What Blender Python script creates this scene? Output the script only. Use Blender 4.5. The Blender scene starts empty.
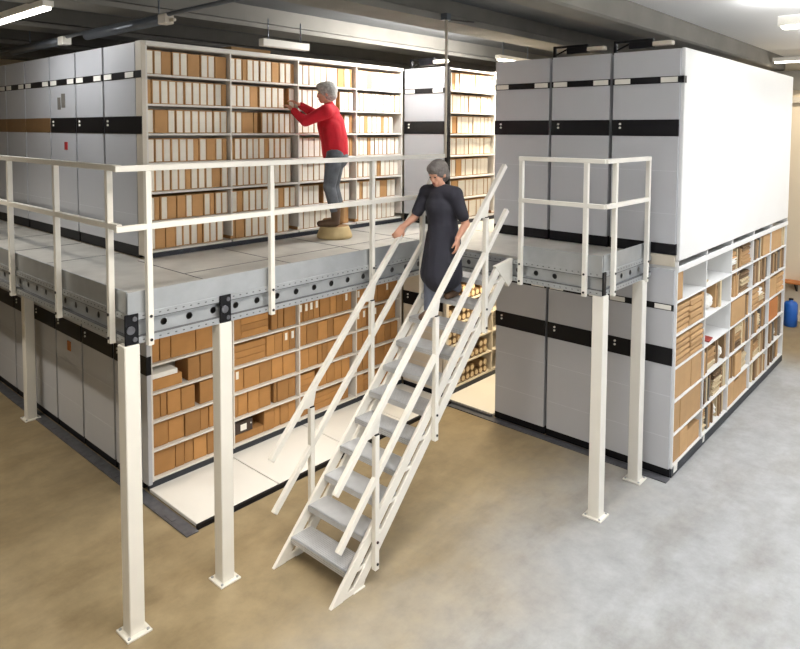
import bpy, bmesh, math, random
from mathutils import Vector, Matrix
RND = random.Random(7)
S = bpy.context.scene
COL = S.collection
PI = math.pi

# ------------------------------------------------------------------ helpers
def srgb(r, g, b):
    f = lambda c: (c / 255 / 12.92) if c / 255 <= .04045 else ((c / 255 + .055) / 1.055) ** 2.4
    return (f(r), f(g), f(b), 1.0)

def mat(name, col, rough=.6, metal=0., noise=.06, nscale=6., vary=0., bump=0., bscale=40., emit=None, estr=0.):
    m = bpy.data.materials.new(name); m.use_nodes = True
    nt = m.node_tree; N = nt.nodes; L = nt.links
    b = N['Principled BSDF']
    b.inputs['Roughness'].default_value = rough
    b.inputs['Metallic'].default_value = metal
    tc = N.new('ShaderNodeTexCoord')
    nz = N.new('ShaderNodeTexNoise'); nz.inputs['Scale'].default_value = nscale; nz.inputs['Detail'].default_value = 4
    L.new(tc.outputs['Object'], nz.inputs['Vector'])
    hsv = N.new('ShaderNodeHueSaturation'); hsv.inputs['Color'].default_value = col
    mr = N.new('ShaderNodeMapRange')
    mr.inputs['To Min'].default_value = 1 - noise; mr.inputs['To Max'].default_value = 1 + noise
    mr.inputs['From Min'].default_value = .3; mr.inputs['From Max'].default_value = .7
    L.new(nz.outputs['Fac'], mr.inputs['Value'])
    out = mr.outputs[0]
    if vary:
        oi = N.new('ShaderNodeObjectInfo')
        m2 = N.new('ShaderNodeMapRange'); m2.inputs['To Min'].default_value = 1 - vary; m2.inputs['To Max'].default_value = 1 + vary
        L.new(oi.outputs['Random'], m2.inputs['Value'])
        mm = N.new('ShaderNodeMath'); mm.operation = 'MULTIPLY'
        L.new(out, mm.inputs[0]); L.new(m2.outputs[0], mm.inputs[1]); out = mm.outputs[0]
    L.new(out, hsv.inputs['Value'])
    L.new(hsv.outputs['Color'], b.inputs['Base Color'])
    if bump:
        n2 = N.new('ShaderNodeTexNoise'); n2.inputs['Scale'].default_value = bscale
        L.new(tc.outputs['Object'], n2.inputs['Vector'])
        bp = N.new('ShaderNodeBump'); bp.inputs['Strength'].default_value = bump; bp.inputs['Distance'].default_value = .01
        L.new(n2.outputs['Fac'], bp.inputs['Height']); L.new(bp.outputs['Normal'], b.inputs['Normal'])
    if emit:
        b.inputs['Emission Color'].default_value = emit; b.inputs['Emission Strength'].default_value = estr
    return m

M = {}
M['cab'] = mat('cabinet_grey_paint', srgb(186, 188, 193), .38, noise=.02, nscale=2)
M['seam'] = mat('panel_seam', srgb(200, 202, 207), .4)
M['frame'] = mat('frame_beige_paint', srgb(205, 196, 180), .45, noise=.03)
M['white'] = mat('white_panel_paint', srgb(228, 229, 229), .4, noise=.015, nscale=1.5)
M['shelf'] = mat('shelf_white_paint', srgb(222, 218, 210), .45, noise=.02)
M['black'] = mat('black_band', srgb(17, 17, 20), .38, noise=.1)
M['black'].node_tree.nodes['Principled BSDF'].inputs['Specular IOR Level'].default_value = .2
M['brownband'] = mat('brown_band', srgb(122, 92, 58), .5, noise=.1)
M['bluegrey'] = mat('plinth_dark_blue_grey', srgb(34, 38, 46), .5, noise=.1)
M['dark'] = mat('dark_gap', srgb(22, 21, 22), .8)
M['label'] = mat('label_paper', srgb(236, 234, 226), .7, noise=.03, nscale=20)
M['steel'] = mat('cream_painted_steel', srgb(233, 230, 221), .4, noise=.03, nscale=3)
M['galv'] = mat('galvanised_steel', srgb(176, 180, 183), .34, metal=.6, noise=.07, nscale=7)
M['galvdeck'] = mat('galvanised_deck', srgb(192, 190, 184), .5, metal=.3, noise=.16, nscale=3)
M['slot_seam_shade'] = mat('beam_slot_seam_shade', srgb(92, 93, 95), .6)
M['bolt'] = mat('black_bolt', srgb(25, 25, 25), .4)
M['card'] = mat('brown_cardboard', srgb(171, 124, 71), .8, noise=.08, nscale=8, vary=.2)
M['cardlt'] = mat('pale_cardboard', srgb(180, 144, 100), .8, noise=.06, nscale=8, vary=.12)
M['cardor'] = mat('orange_cardboard', srgb(178, 112, 58), .8, noise=.06, nscale=8)
M['kraft'] = mat('tan_kraft', srgb(186, 142, 92), .8, noise=.06, nscale=8, vary=.12)
M['spine'] = mat('white_spine', srgb(232, 226, 212), .7, noise=.04, nscale=15, vary=.04)
M['paper'] = mat('cream_paper', srgb(202, 184, 150), .85, noise=.08, nscale=30, vary=.1)
M['wpaper'] = mat('white_paper', srgb(238, 236, 230), .85, noise=.04, nscale=20)
M['folder'] = mat('folder_brown', srgb(130, 104, 74), .8, noise=.1, nscale=20, vary=.35)
M['foldergrey'] = mat('folder_grey', srgb(120, 116, 108), .8, noise=.1, nscale=20, vary=.35)
M['redf'] = mat('red_folder', srgb(150, 52, 40), .6)
M['darkbox'] = mat('dark_brown_box', srgb(62, 48, 40), .7, noise=.15, nscale=20)
M['floorpanel'] = mat('white_floor_panel', srgb(226, 224, 218), .5, noise=.03, nscale=2)
M['rail'] = mat('dark_floor_rail', srgb(92, 93, 98), .5, metal=.3, noise=.2, nscale=14)
M['conc'] = mat('ceiling_concrete', srgb(120, 117, 110), .85, noise=.12, nscale=2.5)
M['concdark'] = mat('ceiling_concrete_dark', srgb(96, 98, 104), .85, noise=.12, nscale=2.5)
M['soffit'] = mat('ceiling_soffit', srgb(116, 118, 120), .85, noise=.08, nscale=1.5)
M['wall'] = mat('cream_wall', srgb(226, 212, 188), .85, noise=.03, nscale=1)
M['pipe'] = mat('grey_pipe', srgb(98, 104, 112), .3, metal=.4, noise=.05)
M['lampoff'] = mat('lamp_plastic', srgb(236, 232, 222), .4, noise=.02)
M['blue'] = mat('blue_plastic', srgb(28, 92, 178), .4, noise=.05)
M['red'] = mat('red_plastic', srgb(170, 40, 40), .45)
M['skin'] = mat('skin', srgb(214, 160, 134), .55, noise=.04)
M['hair'] = mat('grey_hair', srgb(176, 174, 168), .75, noise=.25, nscale=30, bump=.8, bscale=60)
M['hairdk'] = mat('dark_grey_hair', srgb(104, 98, 94), .75, noise=.25, nscale=30, bump=.8, bscale=60)
M['sweater'] = mat('red_knit', srgb(196, 22, 40), .85, noise=.08, nscale=14, bump=.3, bscale=90)
M['jeans'] = mat('charcoal_jeans', srgb(92, 96, 102), .85, noise=.35, nscale=9)
M['tunic'] = mat('black_cloth', srgb(32, 32, 42), .9, noise=.2, nscale=8)
M['trous'] = mat('grey_trousers', srgb(92, 98, 112), .9, noise=.2, nscale=8)
M['boot'] = mat('tan_suede', srgb(150, 116, 76), .9, noise=.12, nscale=20)
M['bootdk'] = mat('brown_leather', srgb(84, 62, 44), .7, noise=.12, nscale=20)
M['stool'] = mat('tan_stool_plastic', srgb(190, 168, 122), .6, noise=.1, nscale=10)
M['eye'] = mat('eye_dark', srgb(40, 30, 28), .3)
M['lip'] = mat('lip', srgb(176, 96, 88), .5)

def floor_mat():
    m = bpy.data.materials.new('concrete_floor'); m.use_nodes = True
    nt = m.node_tree; N = nt.nodes; L = nt.links; b = N['Principled BSDF']
    tc = N.new('ShaderNodeTexCoord')
    def noise(sc, det, rough=.6):
        n = N.new('ShaderNodeTexNoise'); n.inputs['Scale'].default_value = sc; n.inputs['Detail'].default_value = det
        n.inputs['Roughness'].default_value = rough; L.new(tc.outputs['Object'], n.inputs['Vector']); return n
    a = noise(.55, 5); c = noise(3.5, 8, .7); d = noise(26, 4)
    # worn grey concrete in the open hall, ochre sealed coat around the racks; the worn edge wanders
    sx = N.new('ShaderNodeSeparateXYZ'); L.new(tc.outputs['Object'], sx.inputs[0])
    wob = N.new('ShaderNodeMath'); wob.operation = 'MULTIPLY_ADD'; wob.inputs[1].default_value = 1.6; wob.inputs[2].default_value = -.8
    L.new(a.outputs['Fac'], wob.inputs[0])
    wb2 = N.new('ShaderNodeMath'); wb2.operation = 'MULTIPLY_ADD'; wb2.inputs[1].default_value = .7; L.new(c.outputs['Fac'], wb2.inputs[0]); L.new(wob.outputs[0], wb2.inputs[2])
    ad = N.new('ShaderNodeMath'); ad.operation = 'ADD'; L.new(sx.outputs['Y'], ad.inputs[0]); L.new(wb2.outputs[0], ad.inputs[1])
    st_ = N.new('ShaderNodeMapRange'); st_.interpolation_type = 'SMOOTHSTEP'; st_.inputs['From Min'].default_value = 2.35; st_.inputs['From Max'].default_value = 4.5
    L.new(ad.outputs[0], st_.inputs['Value'])
    s2_ = N.new('ShaderNodeMapRange'); s2_.interpolation_type = 'SMOOTHSTEP'; s2_.inputs['From Min'].default_value = 11; s2_.inputs['From Max'].default_value = 12.6
    L.new(sx.outputs['X'], s2_.inputs['Value'])
    mxx = N.new('ShaderNodeMath'); mxx.operation = 'MAXIMUM'; L.new(st_.outputs[0], mxx.inputs[0]); L.new(s2_.outputs[0], mxx.inputs[1])
    r1 = N.new('ShaderNodeValToRGB')
    r1.color_ramp.elements[0].position = 0; r1.color_ramp.elements[0].color = srgb(170, 174, 177)
    r1.color_ramp.elements[1].position = 1; r1.color_ramp.elements[1].color = srgb(154, 138, 107)
    L.new(mxx.outputs[0], r1.inputs['Fac'])
    r2 = N.new('ShaderNodeValToRGB')
    r2.color_ramp.elements[0].position = .3; r2.color_ramp.elements[0].color = (.66, .64, .62, 1)
    r2.color_ramp.elements[1].position = .68; r2.color_ramp.elements[1].color = (1.1, 1.09, 1.08, 1)
    L.new(c.outputs['Fac'], r2.inputs['Fac'])
    mx = N.new('ShaderNodeMixRGB'); mx.blend_type = 'MULTIPLY'; mx.inputs['Fac'].default_value = .8
    L.new(r1.outputs[0], mx.inputs[1]); L.new(r2.outputs[0], mx.inputs[2])
    e = noise(1.1, 6, .65); mp = N.new('ShaderNodeMapping'); mp.inputs['Location'].default_value = (3.1, 7.7, 0); mp.inputs['Scale'].default_value = (.6, 1.5, 1)
    L.new(tc.outputs['Object'], mp.inputs[0]); L.new(mp.outputs[0], e.inputs['Vector'])
    r3 = N.new('ShaderNodeValToRGB'); r3.color_ramp.elements[0].position = .36; r3.color_ramp.elements[0].color = (.72, .68, .62, 1)
    r3.color_ramp.elements[1].position = .52; r3.color_ramp.elements[1].color = (1, 1, 1, 1)
    L.new(e.outputs['Fac'], r3.inputs['Fac'])
    m3 = N.new('ShaderNodeMixRGB'); m3.blend_type = 'MULTIPLY'; m3.inputs['Fac'].default_value = .6
    L.new(mx.outputs[0], m3.inputs[1]); L.new(r3.outputs[0], m3.inputs[2])
    L.new(m3.outputs[0], b.inputs['Base Color'])
    mr = N.new('ShaderNodeMapRange'); mr.inputs['To Min'].default_value = .36; mr.inputs['To Max'].default_value = .62
    L.new(c.outputs['Fac'], mr.inputs['Value']); L.new(mr.outputs[0], b.inputs['Roughness'])
    bp = N.new('ShaderNodeBump'); bp.inputs['Strength'].default_value = .12; bp.inputs['Distance'].default_value = .004
    L.new(d.outputs['Fac'], bp.inputs['Height']); L.new(bp.outputs[0], b.inputs['Normal'])
    return m
M['floor'] = floor_mat()

def grate_mat(name, col, scale, dark):
    m = mat(name, col, .45, metal=.35, noise=.1, nscale=6)
    nt = m.node_tree; N = nt.nodes; L = nt.links; b = N['Principled BSDF']
    tc = N.new('ShaderNodeTexCoord')
    v = N.new('ShaderNodeTexVoronoi'); v.inputs['Scale'].default_value = scale; v.inputs['Randomness'].default_value = 0
    L.new(tc.outputs['Object'], v.inputs['Vector'])
    r = N.new('ShaderNodeMapRange'); r.inputs['From Min'].default_value = .22; r.inputs['From Max'].default_value = .3
    r.inputs['To Min'].default_value = dark; r.inputs['To Max'].default_value = 1
    L.new(v.outputs['Distance'], r.inputs['Value'])
    mx = N.new('ShaderNodeMixRGB'); mx.blend_type = 'MULTIPLY'; mx.inputs['Fac'].default_value = 1
    src = b.inputs['Base Color'].links[0].from_socket
    L.new(src, mx.inputs[1]); L.new(r.outputs[0], mx.inputs[2]); L.new(mx.outputs[0], b.inputs['Base Color'])
    return m
M['tread'] = grate_mat('perforated_tread', srgb(196, 198, 202), 55, .6)

class MB:
    """collects shapes given in world coordinates; build() makes ONE mesh object"""
    def __init__(s, bev=0.):
        s.v = []; s.f = []; s.mi = []; s.cur = 0; s.bev = bev; s.smooth = False
    def poly(s, vs, fs):
        o = len(s.v); s.v += [Vector(p) for p in vs]; s.f += [tuple(i + o for i in q) for q in fs]; s.mi += [s.cur] * len(fs)
        return s
    def use(s, i): s.cur = i; return s
    def box(s, x0, y0, z0, x1, y1, z1):
        x0, x1 = sorted((x0, x1)); y0, y1 = sorted((y0, y1)); z0, z1 = sorted((z0, z1))
        return s.poly([(x0, y0, z0), (x1, y0, z0), (x1, y1, z0), (x0, y1, z0), (x0, y0, z1), (x1, y0, z1), (x1, y1, z1), (x0, y1, z1)],
                      [(3, 2, 1, 0), (4, 5, 6, 7), (0, 1, 5, 4), (1, 2, 6, 5), (2, 3, 7, 6), (3, 0, 4, 7)])
    def prism(s, pts, axis, a, b):
        """outline pts (2-D) extruded along axis from a to b; 'y': (x,z), 'x': (y,z), 'z': (x,y)"""
        n = len(pts)
        mk = {'y': lambda p, t: (p[0], t, p[1]), 'x': lambda p, t: (t, p[0], p[1]), 'z': lambda p, t: (p[0], p[1], t)}[axis]
        vs = [mk(p, a) for p in pts] + [mk(p, b) for p in pts]
        fs = [tuple(range(n)), tuple(range(2 * n - 1, n - 1, -1))] + [(i, i + n, (i + 1) % n + n, (i + 1) % n) for i in range(n)]
        return s.poly(vs, fs)
    def cyl(s, p, q, r, n=14, r2=None):
        p = Vector(p); q = Vector(q); d = (q - p).normalized(); r2 = r if r2 is None else r2
        u = d.orthogonal().normalized(); w = d.cross(u)
        vs = []
        for c, rr in ((p, r), (q, r2)):
            for i in range(n):
                t = 2 * PI * i / n; vs.append(c + (u * math.cos(t) + w * math.sin(t)) * rr)
        return s.poly(vs, [tuple(range(n - 1, -1, -1)), tuple(range(n, 2 * n))] + [(i, (i + 1) % n, (i + 1) % n + n, i + n) for i in range(n)])
    def bar(s, p, q, w, h, up=(0, 0, 1)):
        """rectangular bar from p to q; h measured towards up, w sideways"""
        p = Vector(p); q = Vector(q); d = (q - p).normalized(); side = d.cross(Vector(up)).normalized(); u2 = side.cross(d)
        vs = [c + side * a * w / 2 + u2 * b * h / 2 for c in (p, q) for a, b in ((-1, -1), (1, -1), (1, 1), (-1, 1))]
        return s.poly(vs, [(0, 1, 2, 3), (7, 6, 5, 4), (0, 4, 5, 1), (1, 5, 6, 2), (2, 6, 7, 3), (3, 7, 4, 0)])
    def lathe(s, c, prof, n=20):
        c = Vector(c); vs = []
        for r, z in prof:
            for i in range(n):
                t = 2 * PI * i / n; vs.append((c.x + r * math.cos(t), c.y + r * math.sin(t), c.z + z))
        fs = [tuple(range(n - 1, -1, -1))]
        for k in range(len(prof) - 1):
            fs += [(k * n + i, k * n + (i + 1) % n, (k + 1) * n + (i + 1) % n, (k + 1) * n + i) for i in range(n)]
        fs.append(tuple(range((len(prof) - 1) * n, len(prof) * n)))
        return s.poly(vs, fs)
    def holes(s, o, du, dn, length, h, cx, r, th, n=12):
        """plate with round holes: origin o, along du, height z, thickness th along dn; hole centres at distances cx"""
        o = Vector(o); du = Vector(du); dn = Vector(dn); up = Vector((0, 0, 1)); half = h / 2
        for off in (0, th):
            base = o + dn * off
            P = lambda a, b: base + du * a + up * b
            cells = []; x = 0.
            for c in cx:
                if c - half > x: s.poly([P(x, 0), P(c - half, 0), P(c - half, h), P(x, h)], [(0, 1, 2, 3)])
                x = c + half
                ring = []; outer = []
                for i in range(n):
                    t = 2 * PI * (i + .5) / n; ct, st = math.cos(t), math.sin(t)
                    ring.append(P(c + ct * r, half + st * r)); k = half / max(abs(ct), abs(st)); outer.append(P(c + ct * k, half + st * k))
                s.poly(ring + outer, [(i, (i + 1) % n, (i + 1) % n + n, i + n) for i in range(n)])
                for sx in (-1, 1):
                    for sy in (-1, 1):
                        # corner triangles
                        cand = [q for q in range(n) if (math.cos(2 * PI * (q + .5) / n) * sx > 0) and (math.sin(2 * PI * (q + .5) / n) * sy > 0)]
                        best = sorted(cand, key=lambda q: abs(abs(math.cos(2 * PI * (q + .5) / n)) - abs(math.sin(2 * PI * (q + .5) / n))))[:2]
                        if len(best) == 2: s.poly([outer[best[0]], outer[best[1]], P(c + sx * half, half + sy * half)], [(0, 1, 2)])
            if x < length: s.poly([P(x, 0), P(length, 0), P(length, h), P(x, h)], [(0, 1, 2, 3)])
        for c in cx:   # hole walls
            vs = [o + dn * off + du * (c + math.cos(2 * PI * (i + .5) / n) * r) + up * (half + math.sin(2 * PI * (i + .5) / n) * r) for off in (0, th) for i in range(n)]
            s.poly(vs, [(i, (i + 1) % n, (i + 1) % n + n, i + n) for i in range(n)])
        return s
    def mesh(s, name, m, origin):
        me = bpy.data.meshes.new(name)
        me.from_pydata([tuple(v - origin) for v in s.v], [], s.f)
        if max(s.mi, default=0): me.polygons.foreach_set('material_index', s.mi)
        bm = bmesh.new(); bm.from_mesh(me)
        bmesh.ops.recalc_face_normals(bm, faces=bm.faces)
        if s.bev:
            bmesh.ops.bevel(bm, geom=bm.edges[:], offset=s.bev, segments=1, affect='EDGES', profile=.5)
        if s.smooth:
            for f in bm.faces: f.smooth = len(f.verts) <= 4
        bm.to_mesh(me); bm.free()
        for mm in (m if isinstance(m, (list, tuple)) else [m]): me.materials.append(mm)
        return me
    def build(s, name, m, parent=None, label=None):
        o0 = world_of(parent) if parent else Vector((0, 0, 0))
        ob = bpy.data.objects.new(name, s.mesh(name, m, o0)); COL.objects.link(ob)
        if parent: ob.parent = parent
        if label: ob['label'] = label
        return ob

def world_of(o):
    w = Vector(o.location)
    while o.parent: o = o.parent; w += Vector(o.location)
    return w

def tag(o, label, cat, group=None, kind=None):
    o['label'] = label; o['category'] = cat
    if group: o['group'] = group
    if kind: o['kind'] = kind
    return o
def thing(name, label, cat, loc, group=None):
    o = bpy.data.objects.new(name, None); COL.objects.link(o); o.location = loc; o.empty_display_size = .1
    return tag(o, label, cat, group)
def struct(name, mb, m, parent=None):
    o = mb.build(name, m, parent)
    if not parent: o['kind'] = 'structure'
    return o
def one(name, mb, m, label, cat, loc, group=None):
    """a thing that is a single mesh, with its origin at loc"""
    o = bpy.data.objects.new(name, mb.mesh(name, m, Vector(loc))); COL.objects.link(o); o.location = loc
    return tag(o, label, cat, group)
ORD = ['first', 'second', 'third', 'fourth', 'fifth', 'sixth', 'seventh', 'eighth', 'ninth', 'tenth', 'eleventh', 'twelfth', 'thirteenth', 'fourteenth', 'fifteenth', 'sixteenth', 'seventeenth', 'eighteenth', 'nineteenth', 'twentieth', 'twenty-first', 'twenty-second', 'twenty-third', 'twenty-fourth']

# ------------------------------------------------------------------ camera (calibrated from the photograph)
F, XP, YP, HC = 661.96, 402.97, 169.46, 3.62
yaw, pit, roll = [math.radians(a) for a in (41.7917, 3.37359, .287363)]
fwd = Vector((math.cos(yaw) * math.cos(pit), math.sin(yaw) * math.cos(pit), -math.sin(pit)))
right = Vector((math.sin(yaw), -math.cos(yaw), 0)); up = right.cross(fwd)
right, up = right * math.cos(roll) + up * math.sin(roll), up * math.cos(roll) - right * math.sin(roll)
cd = bpy.data.cameras.new('camera'); cam = bpy.data.objects.new('camera', cd); COL.objects.link(cam)
cam.matrix_world = Matrix(((right.x, up.x, -fwd.x, 0), (right.y, up.y, -fwd.y, 0), (right.z, up.z, -fwd.z, HC), (0, 0, 0, 1)))
cd.sensor_width = 36; cd.lens = 36 * F / 800; cd.shift_x = (400 - XP) / 800; cd.shift_y = (YP - 324.5) / 800
cd.clip_start = .05; cd.clip_end = 100
S.camera = cam

# ------------------------------------------------------------------ the room
X0, X1, Y0, Y1, ZC = -4.5, 14.4, -5.0, 15.0, 5.06
struct('floor', MB().box(X0, Y0, -.1, X1, Y1, 0), M['floor'])
ceil = struct('ceiling', MB().box(X0, Y0, ZC, X1, Y1, ZC + .15), M['soffit'])
ribs = [(3.06, 3.40, .0), (4.48, 4.94, .07), (6.42, 6.88, .05), (8.35, 8.78, .05), (10.3, 10.7, .05), (12.3, 12.7, 0), (.2, .5, 0), (-2.5, -2.2, 0)]
for a, b, fl in ribs:
    mb = MB()
    if fl: mb.prism([(a, 4.8), (b, 4.8), (b, 4.8 + fl), (b - .09, 4.8 + fl + .03), (b - .09, ZC), (a + .09, ZC), (a + .09, 4.8 + fl + .03), (a, 4.8 + fl)], 'x', X0, X1)
    else: mb.prism([(a, 4.82), (a + .03, 4.8), (b - .03, 4.8), (b, 4.82), (b, ZC), (a, ZC)], 'x', X0, X1)
    struct('ceiling_beam', mb, M['conc'], ceil)
M['lamp_glow_sheet'] = mat('ceiling_lamp_glow_white', srgb(236, 236, 234), .8, noise=.02, nscale=1)
struct('ceiling_lamp_glow', MB().box(X0 + .1, .52, ZC - .012, X1, 3.05, ZC), M['lamp_glow_sheet'], ceil)  # white sheet added to paint lamp glow onto this bay's soffit
struct('wall_right', MB().box(X1, Y0, 0, X1 + .15, Y1, ZC), M['wall'])
struct('wall_back', MB().box(X0, Y1, 0, X1, Y1 + .15, ZC), M['wall'])
# unseen walls on the camera's side of the hall, windows added for fill light
def window_wall(name, axis, pos, a, b, wins, t=.15):
    mb = MB()
    def slab(u0, u1, z0, z1):
        if axis == 'y': mb.box(u0, pos - t, z0, u1, pos, z1)
        else: mb.box(pos - t, u0, z0, pos, u1, z1)
    c = a
    for u0, u1 in wins:
        slab(c, u0, 0, ZC); slab(u0, u1, 0, 1.4); slab(u0, u1, 4.5, ZC); c = u1
    slab(c, b, 0, ZC)
    struct(name, mb, M['wall'])
winA = [(1.5, 5.2), (6.2, 9.9), (10.6, 13.6)]
window_wall('wall_front', 'y', Y0, X0, X1, winA)
window_wall('wall_left', 'x', X0, Y0, Y1, [(-3.5, -.5), (1, 4)])
for i, (u0, u1) in enumerate(winA):
    mb = MB()
    for k in range(4): 
        u = u0 + (u1 - u0) * k / 3; mb.box(u - .03, Y0 - .1, 1.4, u + .03, Y0 - .04, 4.5)
    mb.box(u0, Y0 - .1, 1.4, u1, Y0 - .04, 1.46).box(u0, Y0 - .1, 4.44, u1, Y0 - .04, 4.5)
    struct('window_%d' % (i + 1), mb, M['frame'])

# ------------------------------------------------------------------ mobile shelving
ZD = 2.355                                   # upper level
UP = dict(z0=ZD, top=4.46, pl=2.47, s2=(3.574, 3.745), s1=(4.115, 4.185))
LO = dict(z0=.012, top=2.20, pl=.10, s2=(1.20, 1.385), s1=(1.775, 1.84))
def end_face(t, xf, y0, y1, Z, band='black', tags=True, strip=True, sticker=None, panel='cab', knobs=True):
    """the panelled end of a unit, facing -x at xf"""
    sm = MB().box(xf, y0 + .012, Z['pl'], xf + .05, y1 - .012, Z['top']).use(1)
    for z in (Z['z0'] + .42, Z['z0'] + .86): sm.box(xf - .0015, y0 + .015, z, xf + .003, y1 - .015, z + .006)
    p = sm.build('end_panel', [M[panel], M['seam']], t)
    MB().box(xf + .012, y0 + .005, Z['z0'], xf + .06, y1 - .005, Z['pl']).build('plinth', M['black'], t)
    b = MB(.002).box(xf - .006, y0 + .006, Z['s2'][0], xf + .004, y1 - .006, Z['s2'][1]).build('grip_band', M[band], t)
    if knobs and band == 'black':
        yk = y1 - .1
        for z in (.045, .085): MB().cyl((xf - .006, yk, Z['s2'][1] - z), (xf - .016, yk, Z['s2'][1] - z), .012, 10).build('lock_button', M['label'], b)
    if strip:
        s = MB().box(xf - .005, y0 + .006, Z['s1'][0], xf + .004, y1 - .006, Z['s1'][1]).build('label_strip', M['black'], t)
        if tags:
            for a, c in ((y0 + .03, y0 + .2), (y1 - .2, y1 - .03)):
                MB().box(xf - .009, a, Z['s1'][0] + .008, xf, c, Z['s1'][1] - .008).build('label_card', M['label'], s)
    return p

def plain_unit(label, x0, x1, y0, y1, Z, group, band='black', **k):
    t = thing('mobile_shelving_unit', label, 'shelving unit', (x0, (y0 + y1) / 2, Z['z0']), group)
    MB().box(x0 + .05, y0 + .02, Z['pl'], x1, y1 - .02, Z['top'] - .01).build('carcass', M['cab'], t)
    end_face(t, x0, y0, y1, Z, band, **k)
    return t

def open_unit(label, x0, xs, yf, y1, Z, shelves, group, fmat='shelf', thick=.02, depth=.36, lip='shelf'):
    """unit whose long side (facing -y at yf) is open shelving; xs = upright positions"""
    t = thing('mobile_shelving_unit', label, 'shelving unit', (x0, (yf + y1) / 2, Z['z0']), group)
    xe = xs[-1] + .02
    MB().box(x0 + .05, yf + depth, Z['pl'], xe, y1 - .02, Z['top'] - .005).build('back_panel', M['frame'], t)
    for i, x in enumerate(xs):
        MB(.002).box(x - .009, yf + .002, Z['pl'], x + .009, yf + depth, Z['top']).build('upright', M[fmat], t)
    for i in range(len(xs) - 1):
        for z in shelves:
            MB(.002).box(xs[i] + .011, yf + .004, z - thick, xs[i + 1] - .011, yf + depth, z).build('shelf', M[lip], t)
    MB().box(x0 + .02, yf + .003, Z['z0'], xe, yf + .06, min(Z['pl'], shelves[0] - .025)).build('plinth', M['bluegrey'], t)
    return t

# ---- left block
XL = [3.135, 4.08, 5.005, 5.955, 6.825]
SHU = [2.425 + .2885 * k for k in range(8)]
SHL = [.125 + .291 * k for k in range(8)]
uL = open_unit('upper open shelving of white-spined boxes facing the walkway railing', 3.08, XL, 6.12, 6.93, UP, SHU, None)
end_face(uL, 3.08, 6.235, 6.93, UP, panel='cab')
MB(.004).box(3.08, 6.115, UP['z0'] + .03, 3.124, 6.235, UP['top'] + .01).build('corner_post', M['frame'], uL)
MB().box(3.075, 6.118, 4.115, 3.09, 6.24, 4.185).build('label_strip_end', M['black'], uL)
MB().box(3.072, 6.118, 3.574, 3.09, 6.24, 3.745).build('grip_band_end', M['black'], uL)
MB(.003).box(3.124, 6.112, UP['top'] - .03, 6.84, 6.15, UP['top'] + .012).build('top_rail', M['shelf'], uL)
uLl = open_unit('lower open shelving of brown boxes under the walkway, above white floor panels', 3.08, XL, 6.12, 6.84, LO, SHL, None)
end_face(uLl, 3.08, 6.235, 6.82, LO)
MB(.004).box(3.08, 6.115, LO['pl'] - .02, 3.124, 6.235, LO['top']).build('corner_post', M['cab'], uLl)
MB().box(3.072, 6.110, LO['s2'][0], 3.126, 6.24, LO['s2'][1]).build('grip_band_end', M['black'], uLl)
yj = [6.94, 7.63, 8.36, 9.16, 9.85, 10.6, 11.35]
words = ['next to the corner shelving', 'with paper notice and red sticker', 'third from corner', 'fourth from corner', 'fifth from corner', 'farthest left']
for i in range(6):
    band = 'black' if i < 2 else 'brownband'
    lab = ['upper grey unit behind the left railing, next to the corner shelving',
           'upper grey unit with paper notice and red dot, behind left railing',
           'upper grey unit with brown band, nearest of the brown-banded ones on the left',
           'upper grey unit with brown band, second of the brown-banded ones from the corner',
           'upper grey unit with brown band, third of the brown-banded ones from the corner',
           'upper grey unit with brown band at the far left edge'][i]
    t = plain_unit(lab, 3.08, 6.8, yj[i] + .008, yj[i + 1] - .008, UP, 'upper left mobile units', band)
    if i == 1:
        MB().box(3.074, 7.92, 3.86, 3.0805, 8.02, 4.02).box(3.074, 8.05, 3.84, 3.0805, 8.13, 3.98).build('paper_notice', M['foldergrey'], t)
        MB().box(3.074, 7.88, 3.38, 3.0805, 7.96, 3.47).build('red_sticker', M['red'], t)
yl = [6.83, 7.62, 8.37, 9.07, 9.77, 10.5, 11.3]
for i in range(6):
    lab = ['lower grey unit beside the front support column, next to the corner shelving',
           'lower grey unit with an orange sticker under the left walkway',
           'lower grey unit just right of the column standing under the left walkway',
           'lower grey unit behind the column standing under the left walkway',
           'lower grey unit just left of the column under the left walkway',
           'lower grey unit at the far left edge under the walkway'][i]
    t = plain_unit(lab, 3.08, 6.8, yl[i] + .008, yl[i + 1] - .008, LO, 'lower left mobile units', 'black')
    if i == 1:
        MB().box(3.072, 7.93, 1.03, 3.0805, 8.02, 1.14).build('orange_sticker', M['cardor'], t)
# ---- unit M beyond the aisle
XM = [6.93, 7.98, 8.95]
uM = open_unit('upper unit across the walkway corner with lit shelves facing the aisle', 6.86, XM, 5.36, 6.10, UP, SHU, None)
end_face(uM, 6.86, 5.40, 6.12, UP)
MB().box(6.865, 5.35, UP['z0'], 6.92, 5.40, UP['top']).build('corner_post', M['black'], uM)
uMl = open_unit('lower unit of bundled rolls seen through the stair treads', 6.86, XM, 5.36, 6.10, LO, SHL, None, fmat='frame', lip='frame')
end_face(uMl, 6.86, 5.40, 6.12, LO, panel='frame')
MB(.003).box(6.865, 5.35, LO['pl'], 6.92, 5.40, LO['top']).build('corner_post', M['frame'], uMl)
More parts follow.
